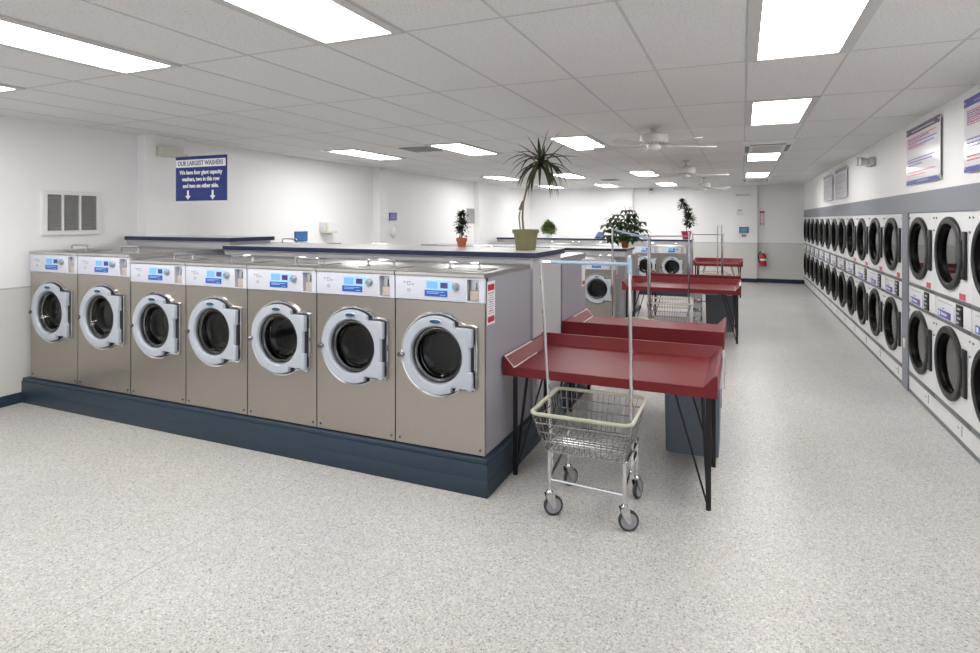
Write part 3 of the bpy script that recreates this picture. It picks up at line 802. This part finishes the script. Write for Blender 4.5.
# ------------------------------------------------------------ plants
def pot(parent, r0, r1, h, m, rim=.012):
    b = nb(); lathe(b, [(r0, 0), (r1, h-.03), (r1+rim, h-.03), (r1+rim, h), (r1-.006, h), (r1-.012, h-.03)], 28, cap1=False); obj('pot', b, m, parent)
    b = nb(); lathe(b, [(r1-.012, h-.025), (r1*.5, h-.02)], 20, cap0=False); obj('soil', b, 'soil', parent)
t = thing('potted_dracaena', 'tall spiky dracaena in olive green pot on the front counter', 'plant', (-1.684, 4.66, 1.495))
pot(t, .082, .102, .175, 'olive')
b = nb(); cr = (.135, 0, .735)
tube(b, [(-.02, 0, .15), (-.030, 0, .28), (-.022, 0, .40), (.008, 0, .51), (.06, 0, .62), (.11, 0, .70), cr], [.010, .009, .009, .008, .009, .010, .012], 8)
tube(b, [(-.05, .01, .15), (-.065, .01, .28), (-.055, .01, .33)], .006, 6); tube(b, [(-.055, .005, .34), (-.03, 0, .40), (-.025, 0, .42)], [.014, .012, .005], 6)
obj('stem', b, 'bark', t)
b = nb()
L = [(-50, 70, .28, .1), (-28, 75, .27, .1), (12, 78, .27, .12), (35, 62, .32, .15), (48, 50, .33, .2), (5, 10, .36, .18), (170, 30, .33, .75), (160, 45, .34, .7), (190, 35, .36, .85), (200, 55, .30, .6), (150, 15, .34, .9), (215, 20, .33, 1.0), (250, 25, .34, 1.1), (275, 20, .34, 1.2), (300, 10, .36, 1.1), (330, 25, .36, 1.0), (350, 30, .34, .9), (20, 20, .36, .9), (60, 20, .34, 1.0), (90, 20, .34, 1.1), (120, 25, .33, 1.0), (230, -10, .34, 1.1), (265, -15, .34, 1.0), (310, -15, .36, 1.0), (345, -10, .33, 1.1), (40, -10, .32, 1.1), (180, -5, .31, 1.2), (100, 60, .27, .3), (205, -25, .30, 1.0), (285, 55, .28, .4)]
for az, el, ln, dr in L:
    d = Vector((math.cos(R(az))*math.cos(R(el)), math.sin(R(az))*math.cos(R(el)), math.sin(R(el))))
    if el > 68 and az < 0: d = Vector((math.sin(R(az)), .1, math.cos(R(az)))).normalized()
    if el > 45 and 0 < az < 60: d = Vector((math.cos(R(el)), .12, math.sin(R(el)))).normalized()
    if el < 40: leaf(b, Vector(cr)+Vector((random.uniform(-.012, .012), random.uniform(-.012, .012), random.uniform(-.06, .02))), (d+Vector((random.uniform(-.3, .3), random.uniform(-.3, .3), -.35))), ln*.95, .022, dr*1.1+.1, 7, .25, .010, .35)
    leaf(b, Vector(cr)+Vector((random.uniform(-.012, .012), random.uniform(-.012, .012), random.uniform(-.05, .03))), d, ln, .024, dr, 7, .25, .010, .35)
obj('foliage', b, 'leaflong', t)

def bushy(name, label, loc, blobs, leafsize, count, lm, pots, stems, group=None, droop=.3, wid=.45):
    t = thing(name, label, 'plant', loc, 0, group)
    if pots: pot(t, *pots)
    b = nb()
    for s_ in stems: tube(b, s_, .008, 6)
    obj('stem', b, 'bark', t)
    b = nb()
    for (cx, cy, cz, r_), n in zip(blobs, count):
        for q in range(n):
            d = Vector((random.gauss(0, 1), random.gauss(0, 1), random.gauss(.25, .8))).normalized()
            p = Vector((cx, cy, cz)) + d*r_*random.uniform(.35, .8)
            s_ = leafsize*random.uniform(.75, 1.2)
            leaf(b, p, d+Vector((0, 0, .2)), s_, s_*wid, droop, 4, .1)
    obj('foliage', b, lm, t)
    return t
bushy('potted_shrub', 'small dark leafy plant in an orange clay pot on front counter', (-2.44, 4.97, 1.495),
      [(0, 0, .27, .055), (-.012, 0, .22, .055), (.015, 0, .19, .05), (0, 0, .15, .05), (-.01, 0, .31, .03), (.0, 0, .11, .05)], .05, [60, 70, 60, 34, 24, 14], 'leafd', (.036, .046, .085, 'terra', .006),
      [[(0, 0, .07), (.003, 0, .2), (-.004, 0, .3)]])
bushy('potted_shrub', 'tall narrow leafy plant in a red pot on the farthest counter', (-1.25, 15.0, 1.275),
      [(-.10, 0, .88, .08), (-.06, 0, .78, .10), (.03, 0, .66, .10), (.06, 0, .48, .14), (.10, 0, .42, .12), (.0, 0, .32, .07), (.04, 0, .57, .08)], .11, [60, 60, 50, 80, 50, 14, 30], 'leafd', (.085, .115, .20, 'redpot', .01),
      [[(0, 0, .17), (.02, 0, .4), (.0, 0, .65), (-.08, 0, .85)]])
bushy('potted_bush', 'small round light green bush on the farthest counter', (-4.75, 14.95, 1.275),
      [(0, 0, .26, .17), (-.08, 0, .22, .13), (.08, 0, .22, .13), (0, -.05, .32, .12)], .09, [300, 150, 150, 150], 'leafl', (.07, .09, .10, 'white', .006), [[(0, 0, .08), (0, 0, .25)]], wid=.7)
# umbrella plant: whorls of broad leaflets
t = thing('potted_umbrella_plant', 'wide dark umbrella plant spreading over the middle island counter', 'plant', (-1.93, 10.6, 1.25))
pot(t, .055, .07, .13, 'terra')
b = nb(); wh = []
for ax_, az_, h_ in ((-.36, .0, .40), (-.25, .1, .52), (-.12, -.1, .58), (.02, .1, .66), (.13, .0, .60), (.28, .05, .46), (.33, -.1, .33), (-.3, -.1, .22), (-.15, .15, .38), (.08, -.15, .42), (.2, -.12, .28), (-.05, -.2, .30), (.0, .15, .50), (-.2, -.18, .33), (.16, .2, .40), (-.33, .12, .30), (.28, .14, .22), (-.1, -.22, .2), (.12, -.22, .2), (-.22, -.1, .44), (.1, .1, .52), (.2, .0, .36), (-.08, -.12, .46), (.0, -.2, .38), (-.25, .1, .30), (.05, -.22, .22), (-.2, -.22, .15), (.2, -.2, .16)):
    e_ = (ax_*.92, az_, h_)
    tube(b, [(ax_*.1, az_*.1, .14), (ax_*.55, az_*.6, h_*.7+.08), e_], [.009, .006, .004], 6); wh.append(e_)
obj('stem', b, 'leafm', t)
b = nb()
for i, e_ in enumerate(wh):
    nl = 8; a0 = random.uniform(0, 6.28)
    for q in range(nl):
        a = a0+2*PI*q/nl
        leaf(b, e_, (math.cos(a), math.sin(a), random.uniform(-.1, .45)), random.uniform(.16, .23), .088, .75, 5, .08)
# the two upright young shoots
for dx in (-.06, .05, .10):
    leaf(b, (.04+dx*.4, 0, .62), (dx*3.2, 0, .8), .16, .06, -.05, 5, .1)
obj('foliage', b, 'leafm', t)

# ------------------------------------------------------------ ceiling fans, vents, air conditioners
def make_fan(label, x_, y_, rz, drop=.20):
    t = thing('ceiling_fan', label, 'ceiling fan', (x_, y_, H), rz, 'white ceiling fans')
    b = nb(); lathe(b, [(.06, 0), (.06, -.012), (.03, -.035), (.016, -.04)], 24); obj('canopy', b, 'fan', t)
    b = nb(); bar(b, (0, 0, -.03), (0, 0, -drop+.03), .014, 10); lathe(b, [(.03, -drop+.045), (.05, -drop+.02)], 16); obj('downrod', b, 'fan', t)
    b = nb(); lathe(b, [(.05, -drop+.022), (.125, -drop+.012), (.142, -drop-.004), (.142, -drop-.078), (.12, -drop-.092), (.07, -drop-.10)], 36); mo = obj('motor_housing', b, 'fan', t)
    b = nb()
    for q in range(18):
        a = 2*PI*q/18; bar(b, (.104*math.cos(a), .104*math.sin(a), -drop-.096), (.122*math.cos(a), .122*math.sin(a), -drop-.0915), .004, 5)
    obj('vent_slots', b, 'dark', mo)
    b = nb(); lathe(b, [(.065, -drop-.098), (.07, -drop-.115), (.065, -drop-.14), (.04, -drop-.158), (.012, -drop-.162)], 24); obj('switch_housing', b, 'bulb', t)
    for q in range(5):
        a = 2*PI*q/5; c_, s_ = math.cos(a), math.sin(a)
        pl = [(.22, -.05), (.30, -.062), (.62, -.070), (.655, -.055), (.662, 0), (.655, .055), (.62, .070), (.30, .062), (.22, .05)]
        b = nb(); ls = []
        for dz in (0, -.006):
            ls.append([(c_*u-s_*v, s_*u+c_*v, -drop-.105+dz+v*.18) for u, v in pl])
        loops(b, ls, True, True); bl = obj('blade', b, 'fan', t)
        b = nb(); tube(b, [(c_*.08, s_*.08, -drop-.094), (c_*.15, s_*.15, -drop-.115), (c_*.27, s_*.27, -drop-.112)], .011, 8); obj('blade_arm', b, 'fan', bl)
    return t
make_fan('white five-blade ceiling fan nearest the camera', -.845, 6.28, R(28), .095)
make_fan('white five-blade ceiling fan, middle of the three', -.84, 10.05, R(12), .135)
make_fan('white five-blade ceiling fan farthest back, near the back wall', -.80, 14.2, R(40), .15)

def make_vent(label, x_, y_, sx_, sy_):
    t = thing('ceiling_vent', label, 'vent', (x_, y_, H), 0, 'square ceiling vents')
    b = nb()
    for k in range(4):
        a = 1-.22*k
        loops(b, [[(q[0]*sx_*s_, q[1]*sy_*s_, z) for q in ((-1, -1), (1, -1), (1, 1), (-1, 1))] for s_, z in ((a, -.004), (a-.05, -.014), (a-.15, -.003))])
    obj('louvers', b, 'ventslat', t, False)
    box_obj('dark_duct', 'dark', t, -sx_*.95, sx_*.95, -sy_*.95, sy_*.95, -.003, -.0005)
    return t
make_vent('dark square ceiling vent between two lights above the counter', -4.06, 7.0, .22, .24)
make_vent('small dark ceiling vent far back near the back wall', -2.95, 14.2, .2, .22)
def make_ac(label, y0, y1):
    yc = (y0+y1)/2; hy = (y1-y0)/2
    t = thing('air_conditioner', label, 'air conditioner', (.30, yc, H), 0, 'ceiling cassette air conditioners')
    b = nb(); loops(b, [[(sx_*.30*k, sy_*hy*k, z) for sx_, sy_ in ((-1, -1), (1, -1), (1, 1), (-1, 1))] for k, z in ((1, 0), (1, -.02), (.96, -.038))], True, True); obj('housing', b, 'white', t, False)
    b = nb()
    for q in range(9): bx(b, -.17, .17, -hy*.55+q*hy*1.1/9, -hy*.55+q*hy*1.1/9+.03, -.043, -.037)
    obj('intake_grille', b, 'lightframe', t, False)
    for a in ((-.20, .20, -hy*.86, -hy*.72), (-.20, .20, hy*.72, hy*.86), (-.265, -.215, -hy*.6, hy*.6), (.215, .265, -hy*.6, hy*.6)):
        b = nb(); bx(b, a[0], a[1], a[2], a[3], -.040, -.036); obj('air_outlet', b, 'vent', t, False)
    return t
make_ac('white ceiling cassette air conditioner nearer the camera', 7.93, 9.17)
make_ac('white ceiling cassette air conditioner near the back wall', 14.62, 15.8)

# ------------------------------------------------------------ hanging blue sign
sxc, sy, sz0, sz1, sw = -4.76, 4.03, 1.935, 2.365, .675
t = thing('hanging_sign', 'blue and white largest washers sign hanging above giant washers', 'sign', (sxc, sy, sz0))
h = sz1-sz0
box_obj('board', 'signblue', t, -sw/2, sw/2, -.004, .004, 0, h)
box_obj('white_band', 'paper', t, -sw/2+.005, sw/2-.012, -.006, -.0035, h*.755, h*.925)
text_mesh('OUR LARGEST WASHERS', .062, 'ink', 'heading_text', t, (-.005, -.0072, h*.838), width=sw*.89, bold=.0012)
for i, (s_, wd) in enumerate((('We have four giant capacity', .84), ('washers, two in this row', .74), ('and two on other side.', .70))):
    text_mesh(s_, .056, 'paper', 'message_text', t, (0, -.0055, h*(.635-.15*i)), width=sw*wd, bold=.0016)
for f in (.25, .735):
    x_ = -sw/2+sw*f
    b = nb(); prism(b, [(x_-.012, h*.235), (x_-.012, h*.115), (x_-.036, h*.115), (x_, h*.025), (x_+.036, h*.115), (x_+.012, h*.115), (x_+.012, h*.235)], -.0055, -.0035); obj('arrow', b, 'paper', t, False)
b = nb()
for x_ in (-sw*.46, sw*.46): bar(b, (x_, 0, h-.005), (x_, 0, H-sz0), .0006, 5)
obj('hanging_wire', b, 'silver', t)

# ------------------------------------------------------------ things on the walls
# louvred vent in the left wall
t = thing('wall_grille', 'white framed three-panel grey louvre grille above giant washers', 'grille', (XL, 3.81, 1.60))
b = nb(); hy = .288; hh = .448
for a in ((-hy, -hy+.045, 0, hh), (hy-.045, hy, 0, hh), (-hy+.045, hy-.045, 0, .042), (-hy+.045, hy-.045, hh-.042, hh), (-.096-.008, -.096+.008, .042, hh-.042), (.072-.008, .072+.008, .042, hh-.042)):
    bx(b, 0, .03, a[0], a[1], a[2], a[3])
obj('frame', b, 'white', t, False)
for a0, a1 in ((-hy+.045, -.104), (-.088, .064), (.080, hy-.045)):
    b = nb()
    for q in range(18):
        z0 = .044+q*.0201
        loops(b, [[(.003, a0, z0+.012), (.014, a0, z0), (.016, a0, z0+.003), (.005, a0, z0+.015)], [(.003, a1, z0+.012), (.014, a1, z0), (.016, a1, z0+.003), (.005, a1, z0+.015)]], True, True)
    bx(b, .0005, .003, a0, a1, .042, hh-.042)
    obj('louvre_panel', b, 'ventslat', t, False)
t = thing('wall_grille', 'small grey louvre grille far along left wall behind orange-pot plant', 'grille', (XL, 13.43, 1.66))
b = nb()
for q in range(6): bx(b, 0, .02, -.2+q*.075, -.2+q*.075+.035, 0, .38)
obj('slats', b, 'ventslat', t, False)
box_obj('frame', 'white', t, 0, .008, -.23, .23, -.02, .40)

def emergency_light(label, loc, rz, m):
    t = thing('emergency_light', label, 'emergency light', loc, rz)   # front faces -y
    box_obj('housing', m, t, -.15, .15, -.07, 0, -.055, .055, bev=.012)
    for s in (-1, 1):
        b = nb(); lathe(b, [(.022, -.03), (.045, -.05), (.052, -.095), (.046, -.10)], 18, 'y', (s*.12, 0, .075)); obj('lamp_head', b, m, t)
    return t
t = thing('emergency_light', 'ivory emergency light box on the left wall by hanging sign', 'emergency light', (XL+.152, 4.78, 2.545))
box_obj('housing', 'ivory', t, 0, .09, -.145, .16, -.058, .06, bev=.012)
b = nb(); bx(b, .03, .06, .155, .24, -.05, .0, .008); obj('lamp_head', b, 'ivory', t)
t = thing('emergency_light', 'grey twin-head emergency light on right wall above the dryers', 'emergency light', (XR, 8.92, 2.50))
box_obj('housing', 'lampgrey', t, -.075, 0, -.17, .13, -.055, .06, bev=.02)
for yy, dz in ((-.06, .01), (.19, .03)):
    b = nb(); lathe(b, [(.03, 0), (.05, -.05), (.062, -.11), (.052, -.112), (.02, -.10)], 18, 'x', (-.05, yy, dz)); obj('lamp_head', b, 'lampgrey', t)
    b = nb(); lathe(b, [(.05, -.109), (.02, -.113)], 18, 'x', (-.05, yy, dz)); obj('lens', b, 'silver', t)

def wall_sign(label, y0, y1, z0, z1, head, foot, style):
    t = thing('wall_sign', label, 'sign', (XR, (y0+y1)/2, z0), 0, 'clear rule signs on the right wall')
    hy, h = (y1-y0)/2, z1-z0
    box_obj('sheet', 'acrylic', t, -.024, -.018, -hy, hy, 0, h)
    box_obj('header_bar', head, t, -.0255, -.0238, -hy, hy, h*.885, h)
    box_obj('footer_bar', foot, t, -.0255, -.0238, -hy, hy, 0, h*.075)
    rr_ = random.Random(int(y0*100))
    for cname, rows in style:
        b = nb()
        for fz, f1 in rows:
            z_ = h*fz; u = .06
            while u < f1:
                wd = rr_.uniform(.03, .075)
                bx(b, -.0252, -.0238, hy-2*hy*min(f1, u+wd), hy-2*hy*u, z_-h*.0095, z_+h*.0095)
                u += wd+.012
        obj('print_lines', b, cname, t, False)
    b = nb()
    for u in (.96, .04):
        bx(b, -.0265, -.025, hy-2*hy*.86, hy-2*hy*.2, h*.925, h*.935) if u > .9 else bx(b, -.0265, -.025, hy-2*hy*.7, hy-2*hy*.35, h*.033, h*.042)
    obj('heading_marks', b, 'acrylic', t, False)
    for yy in (-hy+.03, hy-.03):
        for zz in (.03, h-.03):
            b = nb(); lathe(b, [(.009, 0), (.009, -.027), (.006, -.03)], 10, 'x', (0, yy, zz)); obj('standoff', b, 'silver', t)
    return t
near = [('pinkred', ((.82, .9), (.76, .5), (.70, .35), (.64, .6), (.21, .88), (.16, .6))), ('inkblue', ((.79, .7), (.73, .92), (.67, .85), (.44, .86), (.39, .8), (.34, .5)))]
wall_sign('clear sign with grey-blue header and red and blue print, above the grey post', 6.06, 7.15, 2.10, 2.652, 'acrgrey', 'inkblue', near)
wall_sign('clear sign with blue header cut off by right edge of photo', 4.4, 5.469, 2.105, 2.652, 'inkblue', 'inkblue', near)
far = [('ink', ((.80, .9), (.75, .8), (.70, .9), (.62, .85), (.57, .9), (.52, .7), (.40, .6), (.33, .8), (.2, .7)))]
wall_sign('clear grey-headed sign above dryers, nearer of the far pair', 10.85, 12.15, 2.115, 2.625, 'acrgrey', 'silver', far)
wall_sign('clear grey-headed sign above dryers, farther of the far pair', 12.5, 13.75, 2.115, 2.625, 'acrgrey', 'silver', far)

# left wall bits
t = thing('towel_dispenser', 'ivory dispenser box on the left wall above the counter', 'dispenser', (XL, 7.79, 1.54))
box_obj('body', 'white', t, 0, .11, -.14, .16, .02, .18, bev=.015)
box_obj('lever', 'ivory', t, .10, .125, -.12, -.06, -.01, .17, bev=.006); box_obj('tray', 'ivory', t, .0, .14, -.13, .15, -.005, .022, bev=.004)
t = thing('wall_poster', 'small blue framed poster low on the left wall behind counter', 'poster', (XL, 7.21, 1.415))
box_obj('print', 'blueposter', t, 0, .014, -.13, .13, .01, .145); b = nb()
for a in ((-.14, .14, 0, .012), (-.14, .14, .143, .157), (-.14, -.128, .012, .143), (.128, .14, .012, .143)): bx(b, 0, .02, a[0], a[1], a[2], a[3])
obj('frame', b, 'plaque', t, False)
t = thing('wall_poster', 'small purple square notice on the left wall', 'poster', (XL+.152, 9.60, 1.745))
box_obj('frame', 'inkblue', t, .0, .015, -.13, .13, 0, .145); box_obj('print', mat('print_lilac', (.28, .27, .52), .4), t, .012, .018, -.10, .11, .02, .125)
b = nb(); lathe(b, [(.11, 0), (.11, .012), (.08, .03), (.03, .035)], 24, 'x', (XL+.152, 9.61, 1.51)); tag(obj('wall_disc', b, 'white'), 'round white cover on the left wall under the purple notice', 'cover')
# blue holder on the far counter
t = thing('leaflet_holder', 'small blue holder standing on farthest counter', 'holder', (-3.37, 14.95, 1.275))
b = nb(); prism(b, [(-.11, 0), (.11, 0), (.10, .13), (.07, .17), (-.03, .17), (-.10, .06)], -.06, .06); obj('body', b, mat('holder_blue', (.13, .2, .42), .4), t, False)
box_obj('base', 'navy', t, -.12, .12, -.07, .07, 0, .03)
# back wall bits
t = thing('fire_extinguisher', 'red fire extinguisher hung on the back wall', 'fire extinguisher', (.54, YB-.10, .46))
b = nb(); lathe(b, [(.07, 0), (.085, .012), (.085, .28), (.07, .32), (.03, .345), (.03, .365)], 24); cy = obj('cylinder', b, 'ext', t)
b = nb(); lathe(b, [(.0865, .16), (.0865, .215)], 24, cap0=False, cap1=False); obj('instruction_label', b, 'paper', cy)
b = nb(); bx(b, -.03, .03, -.025, .025, .36, .41); bx(b, -.03, .09, -.015, .015, .42, .445); bx(b, -.02, .08, -.012, .012, .385, .40); obj('valve_handle', b, 'silver', t)
b = nb(); tube(b, [(-.03, 0, .40), (-.09, -.01, .38), (-.115, -.01, .30), (-.11, -.01, .2), (-.10, -.01, .10)], .014, 8); obj('hose', b, 'black', t)
b = nb(); bx(b, -.04, .04, .05, .1, .30, .34); obj('wall_bracket', b, 'black', t)
t = thing('fire_extinguisher_sign', 'tall white and red arrow sign above the fire extinguisher', 'sign', (.52, YB, 1.57))
box_obj('plate', 'paper', t, -.065, .065, -.006, 0, 0, .44)
b = nb(); 
for a in ((-.06, .06, .37, .43), (-.042, -.030, .09, .35), (.026, .038, .09, .35)): bx(b, a[0], a[1], -.0085, -.0055, a[2], a[3])
for x_ in (-.035, .03): prism(b, [(x_-.026, .085), (x_, .03), (x_+.026, .085)], -.0085, -.0055)
obj('red_marks', b, 'pinkred', t, False)
yc = YB-.14
t = thing('thermostat', 'white thermostat box on the back wall column', 'thermostat', (-.06, yc, 1.90))
box_obj('case', 'white', t, -.08, .08, -.03, 0, 0, .16, bev=.006); box_obj('dial_window', 'rail', t, -.045, .045, -.033, -.028, .115, .135)
t = thing('wall_bracket', 'thin white bar high on the back wall column', 'bracket', (.04, yc, 2.44))
b = nb(); bx(b, -.18, .19, -.05, 0, 0, .025, .005); obj('bar', b, 'lampgrey', t); b = nb(); bx(b, -.20, -.165, -.06, 0, -.015, .045, .005); obj('end_cap', b, 'lampgrey', t)
t = thing('wall_monitor', 'small blue screen panel on the back wall column', 'panel', (.05, yc, 1.39))
box_obj('case', 'plaque', t, -.125, .125, -.03, 0, 0, .165, bev=.006); box_obj('screen', mat('screen_blue', (.16, .30, .42), .25), t, -.09, .09, -.034, -.029, .03, .135)
t = thing('wall_switch', 'pair of grey switches under the blue panel on column', 'switch', (.05, yc, 1.27))
for x_ in (-.028, .028): box_obj('rocker', 'rail', t, x_-.022, x_+.022, -.02, 0, .01, .075, bev=.003)
t = thing('wall_speaker', 'small white box with dark face high on the back wall', 'speaker', (-2.50, YB, 2.54))
box_obj('case', 'white', t, -.085, .085, -.10, 0, 0, .17, bev=.008); box_obj('grille', 'vent', t, -.05, .05, -.104, -.098, .09, .15)

# ------------------------------------------------------------ world, camera
w = bpy.data.worlds.new('daylight'); S.world = w; w.use_nodes = True
w.node_tree.nodes['Background'].inputs[0].default_value = (.93, .96, 1.0, 1)
w.node_tree.nodes['Background'].inputs[1].default_value = 0.8
f = 583.0
cam = bpy.data.cameras.new('camera'); co = bpy.data.objects.new('camera', cam); C.objects.link(co)
cam.sensor_width = 36; cam.sensor_fit = 'HORIZONTAL'; cam.lens = 36*f/980
cam.shift_y = -(326.5-220)/980
co.location = (0, 0, 1.75); co.rotation_euler = (PI/2, 0, math.atan(252/f))
cam.clip_start = .05; cam.clip_end = 100
S.camera = co
S.view_settings.view_transform = 'Standard'; S.view_settings.look = 'None'
S.view_settings.gamma = 1; S.view_settings.use_curve_mapping = False
S.view_settings.exposure = 0.92
